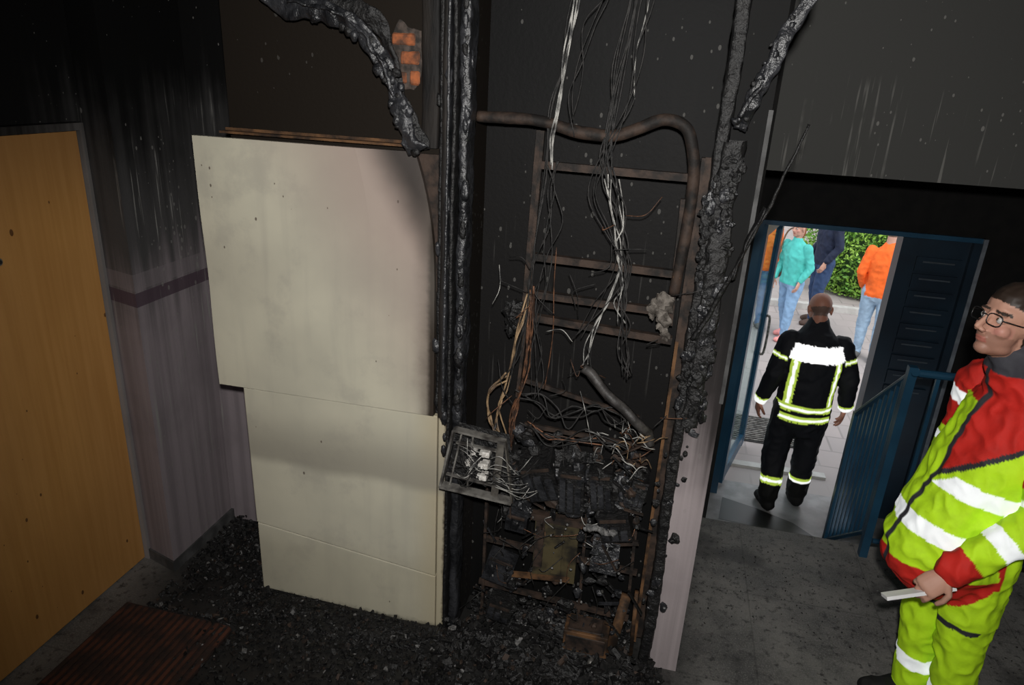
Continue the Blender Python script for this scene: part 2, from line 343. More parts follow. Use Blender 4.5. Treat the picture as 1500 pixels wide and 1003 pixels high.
panel("side_strip",[(-.785,.0),(-.747,.0),(-.752,1.04),(-.785,1.052)],2.347,2.378,M['cream_lo'])
g=G(); g.box(-1.625,-.76,2.379,2.399,.0,2.04); g.out("carcass",M['rust'],parent=e)
g=G(); g.box(-1.64,-.88,2.345,2.398,2.062,2.070); g.box(-1.64,-.88,2.385,2.399,2.062,2.080); g.out("top_lip",M['rust2'],parent=e)
# ---------------------------------------------------------------- charred cable duct boards beside the cabinet
def rough(g,x0,x1,y0,y1,z0,z1,mi=0,amp=.012,sc=14,seed=0,st=.02,n=20):
    """burnt board: box section, edges eaten away by noise"""
    k=int((z1-z0)/st); cx,cy,hx,hy=(x0+x1)/2,(y0+y1)/2,(x1-x0)/2,(y1-y0)/2; o=len(g.v)
    sec=[]
    for i in range(n):
        a=2*math.pi*i/n; ca,sa=math.cos(a),math.sin(a)
        sec.append((hx*math.copysign(abs(ca)**.45,ca),hy*math.copysign(abs(sa)**.45,sa)))
    for i in range(k+1):
        z=z0+(z1-z0)*i/k
        for (a,b) in sec:
            q=V((cx+a,cy+b,z)); d=mnoise.noise_vector(V((q.x*sc,q.y*sc,q.z*sc*.35+seed)))*amp+mnoise.noise_vector(q*sc*3.1+V((0,seed,0)))*amp*.45
            g.v.append(q+d)
    for i in range(k):
        for j in range(n):
            j2=(j+1)%n; g.f.append((o+i*n+j,o+i*n+j2,o+(i+1)*n+j2,o+(i+1)*n+j)); g.m.append(mi)
g=G()
rough(g,-.875,-.81,2.37,2.41,2.06,2.94,2,.004,9,1)
rough(g,-.797,-.777,2.335,2.41,1.07,2.94,0,.004,10,2)
rough(g,-.777,-.750,2.30,2.41,1.07,2.94,2,.004,10,6)
rough(g,-.742,-.725,2.30,2.41,0,2.94,0,.005,12,3)
rough(g,-.722,-.685,2.315,2.41,.0,2.94,1,.011,14,4)
rough(g,-.756,-.744,2.285,2.33,1.1,2.94,1,.004,9,5)
for i in range(110):
    z=rng.uniform(.9,2.85); r=rng.uniform(.006,.016)
    g.ell((rng.choice([-.70,-.695,-.79,-.75]),rng.uniform(2.30,2.36),z),(r,r*.7,r*2.2),rng.choice([0,1]),8,6,nz=.5,nsc=50,seed=i)
g.clampy(2.397); g.out("charred_cable_duct",[M['char'],M['charshine'],M['charflat']],True)
g=G()
P_=[(-1.50,2.33,2.60),(-1.36,2.31,2.50),(-1.20,2.30,2.475),(-1.08,2.29,2.44),(-1.00,2.29,2.37),(-.95,2.29,2.27),(-.91,2.29,2.16),(-.855,2.30,2.05)]
g.tube(P_,.008,0,20,14,.022,.030,hint=(0,1,0),seed=3,nsc=9)
g.tube([(-1.44,2.36,2.62),(-1.22,2.34,2.54),(-1.07,2.33,2.49),(-.99,2.34,2.41),(-.94,2.35,2.25),(-.87,2.36,2.06)],.006,1,18,14,.020,.026,seed=8,nsc=9)
g.tube([(-1.30,2.28,2.50),(-1.14,2.27,2.475),(-1.04,2.27,2.42),(-.975,2.27,2.33),(-.93,2.27,2.23)],.006,0,10,14,.010,seed=12,nsc=20)
for i in range(40):
    t=rng.random()*(len(P_)-1); a_=V(P_[int(t)]).lerp(V(P_[min(int(t)+1,len(P_)-1)]),t%1)
    r=rng.uniform(.008,.022); g.ell(a_+V((rng.uniform(-.03,.03),0,rng.uniform(-.03,.03))),(r,r*.6,r),rng.choice([0,1]),8,6,nz=.8,nsc=45,seed=i)
g.clampy(2.397); g.out("peeling_charred_lining",[M['charshine'],M['char']],True)
g=G()
P_=[(.33,2.30,2.70),(.295,2.30,2.56),(.25,2.29,2.45),(.215,2.28,2.35),(.185,2.29,2.26),(.165,2.33,2.18)]
g.tube(P_,.007,0,18,14,.014,.020,seed=5,nsc=10)
g.tube([(.235,2.29,2.44),(.205,2.28,2.33),(.16,2.29,2.23)],.007,0,10,10,.010,seed=6,nsc=20)
for i in range(16):
    t=rng.random()*(len(P_)-1); a_=V(P_[int(t)]).lerp(V(P_[min(int(t)+1,len(P_)-1)]),t%1)
    r=rng.uniform(.006,.015); g.ell(a_+V((rng.uniform(-.02,.02),0,rng.uniform(-.02,.02))),(r,r*.6,r),rng.choice([0,1]),8,6,nz=.8,nsc=45,seed=i)
g.clampy(2.397); g.out("peeling_charred_lining",[M['charshine'],M['char']],True)
g=G()
rough(g,.106,.150,2.375,2.43,.0,2.94,0,.010,11,7)
rough(g,.130,.195,2.36,2.43,1.15,2.15,0,.016,10,9)
for i in range(240):
    z=rng.uniform(.3,2.15) if i%4==0 else rng.uniform(1.15,2.1); r=rng.uniform(.005,.015)
    g.ell((rng.uniform(.105,.205)-.03*(z<1.1),rng.uniform(2.345,2.39),z),(r*rng.uniform(.7,1.5),r*.7,r*rng.uniform(.8,2)),rng.choice([0,0,1]),8,6,nz=.7,nsc=55,seed=i)
g.clampy(2.398); g.out("charred_niche_edge",[M['char'],M['charshine']],False)
g=G(); g.tube([(.352,2.26,2.22),(.30,2.27,2.02),(.27,2.28,1.93),(.215,2.30,1.76),(.165,2.33,1.60),(.13,2.34,1.50)],.012,0,8,8,.008,.008,seed=2,taper=(.5,1.1))
g.tube([(.28,2.275,1.97),(.245,2.28,1.86),(.215,2.29,1.74)],.026,0,8,8,.014,.006,seed=4)
g.out("hanging_burnt_batten",M['char'],True)
g=G()
for i,(x0,x1,z0,z1) in enumerate([(-.985,-.90,2.385,2.425),(-.955,-.885,2.325,2.37),(-.975,-.93,2.265,2.305),(-.922,-.885,2.262,2.31)]): g.box(x0,x1,2.388,2.401,z0,z1)
o=g.out("exposed_bricks",M['brick'],parent=WS); md=o.modifiers.new("b","BEVEL"); md.width=.006
g=G(); g.ell((-.940,2.397,2.345),(.070,.006,.105),0,24,12,nz=.3,nsc=20); g.clampy(2.401); g.out("mortar",M['mortar'],parent=WS)
# ---------------------------------------------------------------- burnt meter rack
YR=2.45
e=empty("burnt_meter_rack",(-.2,YR,1.2))
g=G()
g.bar((-.46,YR,2.14),(-.475,YR,1.50),.012,.006); g.bar((-.475,YR,1.50),(-.51,YR,.90),.011,.006); g.bar((-.472,YR+.012,2.14),(-.487,YR+.012,1.5),.004,.014)
g.bar((.080,YR,2.09),(.078,YR,1.45),.018,.006,mi=0);g.bar((.078,YR,1.45),(.078,YR,.08),.018,.006,mi=1); g.bar((.096,YR+.018,2.09),(.094,YR+.018,.08),.004,.018,mi=0)
g.bar((.035,YR+.01,1.95),(.045,YR+.01,1.5),.010,.01,mi=0)
for z0,z1,x0,x1,mi in [(2.025,2.02,-.46,.07,0),(1.70,1.69,-.47,.05,0),(1.56,1.55,-.48,-.02,0),(1.47,1.445,-.48,.06,0)]:
    g.bar((x0,YR-.01,z0),(x1,YR-.01,z1),.011,.007,hint=(0,0,1),mi=mi); g.bar((x0,YR-.002,z0+.012),(x1,YR-.002,z1+.012),.003,.014,hint=(0,0,1),mi=mi)
g.bar((-.47,YR,1.21),(-.02,YR-.02,1.13),.009,.006,hint=(0,0,1)); g.bar((-.46,YR,1.02),(.05,YR,1.0),.009,.006,hint=(0,0,1),mi=0)
g.bar((-.60,YR,.45),(.05,YR,.42),.013,.007,hint=(0,0,1),mi=0); g.bar((-.62,YR,.22),(.04,YR,.18),.013,.007,hint=(0,0,1),mi=0)
g.bar((-.60,YR,.78),(-.60,YR,.05),.012,.006,mi=0); g.bar((-.18,YR,.72),(-.17,YR,.15),.010,.006,mi=0); g.bar((.02,YR,.75),(.03,YR,.3),.012,.006,mi=0)
g.bar((-.48,YR-.05,.33),(-.22,YR-.05,.36),.012,.006,hint=(0,0,1),mi=1); g.bar((-.12,YR-.05,.56),(.04,YR-.05,.60),.010,.006,hint=(0,0,1),mi=0)
g.out("rails",[M['rust'],M['rust2']],parent=e)
g=G(); g.tube([(-.685,YR-.03,2.175),(-.57,YR-.03,2.175),(-.45,YR-.03,2.17),(-.33,YR-.03,2.145),(-.22,YR-.03,2.14),(-.14,YR-.03,2.17),(-.06,YR-.03,2.20),(.01,YR-.03,2.18),(.045,YR-.03,2.10),(.06,YR-.02,1.98),(.055,YR-.02,1.80),(.045,YR-.01,1.62)],.020,0,14,8,.0035,seed=1)
g.out("conduit_pipe",M['rust'],True,e)
g=G()
for (x,z,s,mi) in [(.01,1.585,.040,0),(.02,1.52,.032,0),(.045,1.69,.02,1),(.06,2.03,.022,1),(-.02,1.56,.028,0),(.035,1.47,.022,0)]:
    g.ell((x,YR-.02,z),(s*.8,s*.5,s*1.1),mi,14,12,nz=.7,nsc=45,seed=z*9)
g.out("melted_fittings",[simple("ashy_fitting",(.17,.15,.13),(.035,.028,.022),.8,scale=34),M['rust2']],False,e)
g=G(); g.box(-.38,-.20,YR-.05,YR+.0,.34,.64,0); g.box(-.375,-.34,YR-.06,YR-.05,.40,.62,1); g.box(-.30,-.26,YR-.06,YR-.05,.38,.60,0); g.box(-.40,-.18,YR-.055,YR-.02,.62,.65,1)
g.out("meter_plate",[M['olive'],M['rust']],parent=e)
g=G(); g.box(-.215,-.03,YR-.13,YR-.02,.06,.165,0); g.box(-.205,-.04,YR-.135,YR-.13,.075,.15,1); g.box(-.20,-.06,YR-.12,YR-.03,.165,.172,1)
o=g.out("junction_box",[M['rust2'],M['rust']],parent=e); md=o.modifiers.new("b","BEVEL"); md.width=.005
g=G(); g.tube([(-.09,2.30,.07),(-.085,2.25,.03),(-.08,2.22,.01)],.014,0,12,4); g.bar((.02,YR,.3),(-.02,YR-.06,.04),.02,.02,mi=1); g.bar((.06,YR-.02,.34),(.07,YR-.04,.04),.02,.008,mi=1)
g.out("stub_pipe",[M['steel'],M['rust2']],True,e)
g=G()
for i in range(330):
    t=rng.random()
    x=rng.uniform(-.50,.03); z=rng.gauss(.84,.075) if t<.68 else rng.uniform(.12,.72)
    z=min(max(z,.1),1.03); r=rng.uniform(.006,.028)*(1 if t<.68 else .8)
    if -.39<x<-.19 and .34<z<.66: continue
    g.ell((x,YR-rng.uniform(-.03,.12),z),(r*rng.uniform(.6,1.5),r*.8,r*rng.uniform(.5,1.5)),rng.choice([0,0,0,1,1,2]),7,5,nz=.7,nsc=45,seed=i)
g.ell((-.52,YR,1.48),(.050,.035,.045),0,14,10,nz=.6,nsc=45,seed=3); g.ell((-.53,YR,1.43),(.030,.03,.05),0,14,10,nz=.6,nsc=45,seed=5)
g.ell((-.27,YR-.03,.86),(.19,.06,.09),0,40,26,nz=.5,nsc=28,seed=2); g.ell((-.08,YR-.03,.78),(.10,.06,.08),1,34,22,nz=.6,nsc=30,seed=9)
# burnt-out meter and breaker housings, slumped at odd angles
for x0,x1,z0,z1,y in [(-.43,-.30,.76,.95,.13),(-.29,-.19,.72,.92,.12),(-.17,-.08,.76,.93,.12),(-.12,-.0,.64,.77,.13),(-.5,-.44,.70,.88,.09),(-.14,-.03,.44,.60,.07),(-.58,-.46,.28,.42,.07),(-.50,-.41,.56,.68,.08),(-.56,-.45,.10,.2,.09),(-.02,.04,.78,.9,.1)]:
    c_=V(((x0+x1)/2,YR-y/2,(z0+z1)/2)); R4=Matrix.Translation(c_)@Matrix.Rotation(rng.uniform(-.3,.3),4,'Y')@Matrix.Rotation(rng.uniform(-.3,.4),4,'X')@Matrix.Translation(-c_)
    g.box(x0,x1,YR-y,YR-.01,z0,z1,rng.choice([0,1]),R4)
    w_=(x1-x0)
    for k in range(3): g.box(x0+w_*(.08+.3*k),x0+w_*(.30+.3*k),YR-y-.014,YR-y,z0+.02,z1-.03-.02*k,1,R4)
    g.box(x0+.01,x1-.01,YR-y-.008,YR-y,z1-.022,z1-.012,2,R4)
for i in range(60): 
    a=V((rng.uniform(-.6,.03),YR-rng.uniform(0,.12),rng.uniform(.1,1.0))); b_=a+V((rng.uniform(-.13,.13),rng.uniform(-.03,.03),rng.uniform(-.12,.12))); g.bar(a,b_,rng.uniform(.002,.009),.003,mi=rng.choice([0,0,1,2]))
g.out("charred_meters",[M['char'],M['charshine'],M['rust']],False,e)
g=G()
g.tube([(-.17,YR-.16,.70),(-.13,YR-.17,.715),(-.09,YR-.16,.70),(-.05,YR-.16,.71)],.010,0,8,8,.012,seed=4,nsc=60)
for i in range(60): g.ell((rng.uniform(-.55,.02),YR-rng.uniform(.08,.13),rng.uniform(.12,1.0)),(rng.uniform(.002,.006),.004,rng.uniform(.003,.007)),0,6,5,nz=.5,nsc=90,seed=i)
g.out("melted_metal",M['ash'],True,e)
# open fuse tray: a shallow frame torn from the wall, breakers and wires exposed
e2=empty("fuse_box",(-.6,2.27,.93)); g=G()
A,B,C,D=V((-.69,2.25,1.06)),V((-.49,2.25,1.04)),V((-.735,2.24,.815)),V((-.45,2.24,.795))
g.bar(A,B,.004,.018,hint=(0,0,1)); g.bar(C,D,.005,.022,hint=(0,0,1)); g.bar(A,C,.004,.018,hint=(1,0,0)); g.bar((-.505,2.245,1.04),(-.520,2.235,.81),.014,.003,hint=(1,0,0),mi=1)
g.bar(B,D,.003,.012,hint=(1,0,0),mi=1)
g.bar((-.66,2.255,1.05),(-.70,2.245,.82),.003,.006,hint=(1,0,0)); g.bar((-.615,2.255,1.05),(-.63,2.245,.82),.003,.006,hint=(1,0,0)); g.bar((-.715,2.245,.865),(-.50,2.24,.85),.003,.008,hint=(0,0,1)); g.bar((-.68,2.25,1.005),(-.50,2.25,.995),.003,.008,hint=(0,0,1),mi=0)
g.add([A+V((0,.06,0)),B+V((0,.06,0)),D+V((0,.06,0)),C+V((0,.06,0))],[(0,1,2,3)],2)
for i in range(14):
    g.ell((rng.uniform(-.70,-.50),2.27,rng.uniform(.83,1.02)),(.014,.01,.012),2,8,6,nz=.6,nsc=50,seed=i)
g.out("housing",[simple("scorched_frame_steel",(.24,.23,.21),(.05,.045,.042),.5,.3,scale=18),simple("smoked_flange",(.12,.11,.095),(.03,.026,.022),.6,.2,scale=18),M['char']],parent=e2)
g=G()
for i,(x,z) in enumerate([(-.558,.985),(-.562,.935),(-.566,.885),(-.625,.935),(-.605,.985)]):
    s_=.014 if i<3 else .008
    g.box(x-s_,x+s_,2.222,2.262,z-s_*.8,z+s_*.8); g.loft([((x,2.224,z),.006),((x,2.212,z),.004)],(1,0,0),10,cap=False)
    g.box(x-s_*1.9,x-s_*1.1,2.228,2.256,z-s_*.5,z+s_*.4)
o=g.out("terminals",M['porcelain'],parent=e2); md=o.modifiers.new("b","BEVEL"); md.width=.003
g=G()
for i in range(26):
    x=rng.uniform(-.71,-.62); z=rng.uniform(.83,1.03); x2=rng.uniform(-.61,-.56); z2=rng.uniform(.87,.99)
    g.tube([(x,2.26,z),((x+x2)/2,2.215,(z+z2)/2+rng.uniform(-.03,.04)),(x2,2.23,z2)],.0017,rng.choice([0,1,1]),5,6)
for i in range(14):
    x=rng.uniform(-.58,-.52); z=rng.uniform(.84,1.0)
    g.tube([(x,2.23,z),(x+.05,2.21,z+rng.uniform(-.02,.05)),(x+.11,2.27,z+rng.uniform(-.09,.03)),(x+.16,2.34,z+rng.uniform(-.12,.05))],.0018,rng.choice([0,0,1]),5,6)
g.out("wiring",[M['wire_white'],M['wire_black']],True,e2)
g=G()
def cable(pts,r,mi,k=1,sp=.012,wob=.008):
    for j in range(k):
        P=[]
        pp=cat(pts,2)
        for p in pp: P.append(V(p)+V((rng.gauss(0,sp*.8),rng.uniform(-.02,.02),rng.gauss(0,wob))))
        g.tube(P,r,mi,6,5)
Y1=2.40
cable([(-.35,Y1,2.94),(-.37,Y1,2.54),(-.40,Y1,2.25),(-.42,Y1,2.03)],.0026,0,4,.008)
cable([(-.33,Y1,2.94),(-.38,Y1,2.5),(-.43,Y1,2.2),(-.45,Y1,1.8),(-.47,Y1,1.5),(-.53,Y1,1.2)],.0026,3,3,.012)
cable([(-.20,Y1,2.94),(-.21,Y1,2.55),(-.23,Y1,2.2),(-.22,Y1,1.98)],.0026,3,3,.012)
cable([(-.22,Y1,2.02),(-.19,Y1,1.85),(-.15,Y1,1.70),(-.22,Y1,1.46),(-.24,Y1,1.32)],.0024,0,3,.010)
cable([(-.18,Y1,2.94),(-.20,Y1,2.5),(-.24,Y1,2.1),(-.18,Y1,1.9),(-.13,Y1,1.7),(-.12,Y1,1.5),(-.08,Y1,1.3)],.0026,3,6,.02)
cable([(-.19,Y1,2.0),(-.16,Y1,1.85),(-.14,Y1,1.65),(-.13,Y1,1.5)],.0022,0,2,.012)
cable([(-.25,Y1,2.94),(-.28,Y1,2.6),(-.33,Y1,2.35),(-.36,Y1,2.15)],.002,3,3,.02)
cable([(-.12,Y1,2.94),(-.16,Y1,2.55),(-.18,Y1,2.25)],.0022,0,1,.015)
cable([(-.12,Y1,2.94),(-.16,Y1,2.55),(-.18,Y1,2.25),(-.26,Y1,1.95),(-.16,Y1,1.72),(-.28,Y1,1.42)],.0022,3,3,.02)
cable([(-.47,Y1,1.58),(-.50,Y1,1.40),(-.53,Y1,1.2),(-.56,Y1,1.05),(-.52,Y1,.92)],.0034,1,3,.008)
cable([(-.45,Y1,1.60),(-.46,Y1,1.3),(-.49,Y1,1.1),(-.50,Y1,.95)],.0036,2,5,.008)
cable([(-.53,Y1,1.24),(-.59,Y1,1.17),(-.605,Y1,1.09),(-.57,Y1,1.0),(-.51,Y1,.92)],.0040,1,3,.005)
cable([(-.42,Y1,2.05),(-.40,Y1,1.85),(-.43,Y1,1.6),(-.41,Y1,1.35),(-.42,Y1,1.15)],.0026,3,4,.02)
cable([(-.38,Y1,1.75),(-.37,Y1,1.45),(-.39,Y1,1.2)],.0022,2,1,.010)
cable([(-.24,Y1-.04,1.34),(-.17,Y1-.07,1.28),(-.08,Y1-.07,1.21),(.0,Y1-.06,1.14),(.035,Y1-.03,1.06)],.019,4,1,.003,.003)
cable([(-.24,Y1-.02,1.33),(-.15,Y1-.05,1.25),(-.06,Y1-.05,1.18),(.02,Y1-.03,1.09)],.008,3,2,.006)
cable([(-.46,Y1,1.05),(-.35,Y1-.02,1.0),(-.2,Y1-.02,1.03),(-.05,Y1,1.0)],.003,3,4,.02,.015)
cable([(-.42,Y1,1.05),(-.3,Y1-.02,1.02),(-.15,Y1,1.03)],.003,2,2,.01,.01)
cable([(-.47,Y1,1.18),(-.33,Y1-.02,1.12),(-.2,Y1-.02,1.14),(-.05,Y1,1.1)],.003,3,4,.02,.02)
for i in range(44):
    a=V((rng.uniform(-.16,.05),2.36,rng.uniform(.95,1.12)))
    b_=a+V((rng.uniform(-.08,.06),rng.uniform(-.04,.02),rng.uniform(-.06,.05))); c=(a+b_)/2+V((0,-.02,rng.uniform(.0,.04)))
    g.tube([a,c,b_],.0019,rng.choice([0,0,0,1,2]),5,6)
for i in range(70):
    a=V((rng.uniform(-.60,.06),2.38,rng.uniform(.15,1.9)))
    b_=a+V((rng.uniform(-.12,.12),rng.uniform(-.06,.02),rng.uniform(-.22,.1))); c=(a+b_)/2+V((rng.uniform(-.05,.05),-.02,rng.uniform(-.04,.04)))
    g.tube([a,c,b_],.0016,rng.choice([0,3,3,3,2]),5,6)
g.out("burnt_cables",[M['wire_white'],M['wire_tan'],M['copper'],M['wire_black'],M['greypipe']],True,e)
# ---------------------------------------------------------------- debris
def chunks(name,n,fn,mats,wts,extra=None):
    g=G()
    if extra: extra(g)
    for i in range(n):
        x,y,z,s=fn(); R=Matrix.Rotation(rng.uniform(0,6.28),3,(rng.random()-.5,rng.random()-.5,rng.random()+.01))
        sx_,sy_,sz_=s*rng.uniform(.5,1.6),s*rng.uniform(.4,1),s*rng.uniform(.2,.7)
        v=[R@V((a*sx_*rng.uniform(.5,1),b*sy_*rng.uniform(.5,1),c*sz_*rng.uniform(.5,1)))+V((x,y,z)) for a,b,c in [(-1,-1,-1),(1,-1,-1),(1,1,-1),(-1,1,-1),(-1,-1,1),(1,-1,1),(1,1,1),(-1,1,1)]]
        mn=min(q.z for q in v)
        if mn<.001: v=[q+V((0,0,.001-mn)) for q in v]
        g.add(v,BF,rng.choices(range(len(mats)),wts)[0])
    return g.out(name,mats)
DM=[M['char'],simple("crumbled_char",(.022,.021,.020),(.010,.010,.010),.8,scale=40,spec=.2),M['ash'],M['rust']]
def f1():
    x=rng.uniform(-1.75,.20); d=abs(rng.gauss(0,.26)); y=2.335-d
    h=max(0,.07-.2*d)*rng.random()*(1.6 if x>-.75 else .5)
    return x,max(y,1.2),h,rng.choice([.003,.004,.005,.006,.008,.012]+([.02] if x>-.8 else []))
def heap1(g):
    g.ell((-.3,2.33,.0),(.50,.16,.07),0,60,16,nz=.25,nsc=14,seed=1); g.ell((-1.2,2.30,0),(.55,.12,.02),0,40,10,nz=.25,nsc=14,seed=4)
    g.v=[V((q.x,min(q.y,2.34),max(q.z,.001))) for q in g.v]
chunks("fire_debris",9500,f1,DM,[62,30,2,6],heap1)
def f1b(): return rng.uniform(-.66,.07),rng.uniform(2.42,2.57),rng.uniform(.01,.10),rng.choice([.006,.009,.013])
def heap2(g):
    g.ell((-.29,2.5,.0),(.32,.07,.09),0,50,16,nz=.2,nsc=14,seed=7); g.v=[V((q.x,q.y,max(q.z,.001))) for q in g.v]
chunks("fire_debris",900,f1b,DM,[62,28,3,8],heap2)
def f2():
    x=rng.uniform(-2.07,-1.66); y=2.78-abs(rng.gauss(0,.35)); return x,max(y,2.12),max(0,.06-.1*(2.8-y))*rng.random(),rng.choice([.004,.006,.009,.013])
chunks("fire_debris",1500,f2,DM,[66,26,2,6])
def f3(): return rng.uniform(-1.58,.5),rng.uniform(.9,2.2),0,rng.choice([.002,.003,.005])
chunks("fire_debris",900,f3,DM,[70,20,3,7])
def f4(): return min(rng.uniform(.33,2.0),rng.uniform(.33,2.2)),rng.uniform(2.72,3.44),0,rng.choice([.002,.003,.004])
chunks("fire_debris",350,f4,DM,[70,20,3,7])
# ---------------------------------------------------------------- entrance door
e=empty("door_entrance",(1.2,5.05,.4)); g=G()
g.box(.52,.62,4.97,5.08,-.64,1.50,0); g.box(.62,1.97,4.97,5.08,1.47,1.50,0); g.box(1.48,1.57,4.95,5.08,-.64,1.47,1); g.box(1.90,1.95,4.96,5.08,-.64,1.47,1); g.box(1.95,1.975,4.955,5.08,-.64,1.50,2)
g.out("frame",[M['blue'],M['bluedark'],M['frame_light']],parent=e)
g=G(); g.box(1.57,1.90,5.0,5.06,-.64,1.47,0)
for i in range(9):
    z=1.30-i*.115; g.box(1.60,1.87,4.985,5.0,z-.048,z+.048,0); g.box(1.64,1.83,4.981,4.985,z+.012,z+.022,1)
g.out("letterboxes",[M['bluedark'],M['slot']],parent=e)
def leaf(a,b,z0,z1,nm_):
    g=G(); a=V(a);b=V(b); d=(b-a).normalized(); w=.04; up=V((0,0,1))
    A=V((a.x,a.y,0));B=V((b.x,b.y,0))
    for P in (A+d*w,B-d*w): g.bar(P+up*z0,P+up*z1,w,.022,hint=tuple(d))
    for z in (z0+.06,z1-.045): g.bar(A+up*z,B+up*z,.05 if z<0 else .045,.02,hint=(0,0,1))
    n_=V((-d.y,d.x,0))*.004
    P=[A+d*.08+up*(z0+.1),B-d*.08+up*(z0+.1),B-d*.08+up*(z1-.08),A+d*.08+up*(z1-.08)]
    g.add([q+n_ for q in P]+[q-n_ for q in P],BF,1)
    hz=.42; H_=B-d*.05+V((-d.y,d.x,0))*-.05
    g.tube([B-d*.05+up*(hz-.15),H_+up*(hz-.15),H_+up*(hz+.15),B-d*.05+up*(hz+.15)],.010,2,8,5)
    g.out(nm_,[M['blue'],M['glass'],M['steel']],parent=e)
leaf((.64,5.09,0),(.86,5.87,0),-.61,1.45,"leaf_glazed")
g=G(); g.box(.6,1.5,5.45,5.53,-.645,-.615); g.out("drain_channel",M['curb'])
g=G(); g.box(.66,1.42,5.95,6.5,-.64,-.63,0)
for i in range(14): g.box(.68,1.40,5.97+i*.038,5.985+i*.038,-.63,-.622,1)
g.out("entrance_grating",[M['blackpl'],M['steel']])
g=G(); g.add([(.62,4.62,-.637),(1.32,4.55,-.637),(1.15,4.72,-.632),(.9,4.84,-.632),(.66,4.92,-.632)],[(0,1,2,3,4)]); g.out("rubber_mat",M['blackpl'])
# ---------------------------------------------------------------- stair railing
e=empty("stair_railing",(1.24,3.8,.4)); g=G()
g.tube([(2.25,3.52,1.07),(1.26,3.50,1.07)],.020,0,10,1); g.tube([(1.24,3.48,1.08),(1.22,4.12,.55)],.022,0,10,1)
g.bar((1.23,3.50,-.0),(1.23,3.50,1.10),.02,.02,mi=0); g.bar((1.22,4.12,-.45),(1.22,4.12,.56),.02,.02,mi=0)
g.tube([(1.235,3.50,.16),(1.22,4.12,-.34)],.014,0,8,1); g.tube([(2.25,3.52,.10),(1.26,3.50,.10)],.014,0,8,1)
for i in range(1,10):
    t=i/10; y=3.5+.62*t; g.bar((1.23-.01*t,y,.16-.5*t),(1.23-.01*t,y,1.07-.52*t),.009,.009,mi=0)
for i in range(1,11):
    x=1.26+i*.095; g.bar((x,3.51,.1),(x,3.51,1.07),.009,.009)
g.out("bars",M['blue'],parent=e)
# ---------------------------------------------------------------- outdoors
box("ground_path",-12,16,5.2,26,-.80,-.64,M['paver'])
box("ground_threshold",.42,2.5,5.0,5.2,-.80,-.64,M['lobby_floor'])
box("kerb",-2,9,10.55,10.68,-.64,-.56,M['curb'])
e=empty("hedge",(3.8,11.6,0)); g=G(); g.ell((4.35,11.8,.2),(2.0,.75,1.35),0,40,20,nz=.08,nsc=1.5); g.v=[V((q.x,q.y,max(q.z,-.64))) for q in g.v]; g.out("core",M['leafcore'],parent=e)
g=G()
for i in range(24000):
    th=math.acos(rng.uniform(-.65,1)); ph=rng.uniform(3.0,6.42)
    k=rng.uniform(.99,1.16); c=V((4.35+2.0*k*math.sin(th)*math.cos(ph),11.8+.75*k*math.sin(th)*math.sin(ph),.2+1.35*k*math.cos(th)))
    c+=mnoise.noise_vector(c*1.7)*.12
    if c.z<-.6: continue
    a=V((rng.gauss(0,1),rng.gauss(0,1),rng.gauss(0,1))).normalized(); b_=a.cross(V((rng.gauss(0,1),rng.gauss(0,1),rng.gauss(0,1)))).normalized(); s=rng.uniform(.018,.042)
    g.add([c-a*s,c-b_*s*.5,c+a*s,c+b_*s*.5],[(0,1,2,3)])
g.out("leaves",M['leaf'],parent=e)
e=empty("building_opposite",(4,22,2)); g=G(); g.box(-10,16,22,22.4,-.64,9,0); g.out("wall",M['facade'],parent=e)
g=G()
for i in range(8):
    x=-8+i*2.9; g.box(x,x+1.2,21.95,22.0,.5,1.9,0); g.box(x,x+1.2,21.95,22.0,3.4,4.8,0)
g.out("windows",M['blackpl'],parent=e)
# ---------------------------------------------------------------- figures
def remesh(g,name,vox,smooth_it,disp=0,dscale=.08):
    me=bpy.data.meshes.new(name); me.from_pydata([tuple(v) for v in g.v],[],g.f); me.update()
    o=bpy.data.objects.new(name,me); COL.objects.link(o)
    r=o.modifiers.new("r","REMESH"); r.mode='VOXEL'; r.voxel_size=vox
    s=o.modifiers.new("s","SMOOTH"); s.factor=.6; s.iterations=smooth_it
    dg=bpy.context.evaluated_depsgraph_get(); dg.update()
    m2=bpy.data.meshes.new_from_object(o.evaluated_get(dg)); bpy.data.objects.remove(o)
    n=len(m2.vertices); co=np.empty(n*3); m2.vertices.foreach_get('co',co); co=co.reshape(-1,3)
    if disp:
        no=np.empty(n*3); m2.vertices.foreach_get('normal',no); no=no.reshape(-1,3)
        d=np.array([mnoise.noise(V((p[0]/dscale,p[1]/dscale,p[2]/dscale*.55)))+.7*(1-2*abs(mnoise.noise(V((p[0]/dscale*1.6+p[2]*4,p[1]/dscale*1.6,p[2]/dscale*1.3+7))))) for p in co])
        co2=co+no*(d*disp)[:,None]; m2.vertices.foreach_set('co',co2.ravel())
    return m2,co
def setcol(me,cols):
    a=me.attributes.new("col",'FLOAT_COLOR','POINT'); a.data.foreach_set('color',cols.astype(np.float32).ravel())
def place(me,name,mat,parent,F,org):
    me.materials.clear(); me.materials.append(mat); me.polygons.foreach_set('use_smooth',[True]*len(me.polygons)); me.polygons.foreach_set('material_index',[0]*len(me.polygons))
    o=bpy.data.objects.new(name,me); COL.objects.link(o)
    f=V((F[0],F[1],0)).normalized(); L=V((-f.y,f.x,0))
    R=Matrix((( L.x,f.x,0,org[0]),(L.y,f.y,0,org[1]),(0,0,1,org[2]),(0,0,0,1)))
    o.parent=parent; o.matrix_parent_inverse=Matrix.Identity(4); o.matrix_local=Matrix.Translation(-V(parent.location))@R
    return o
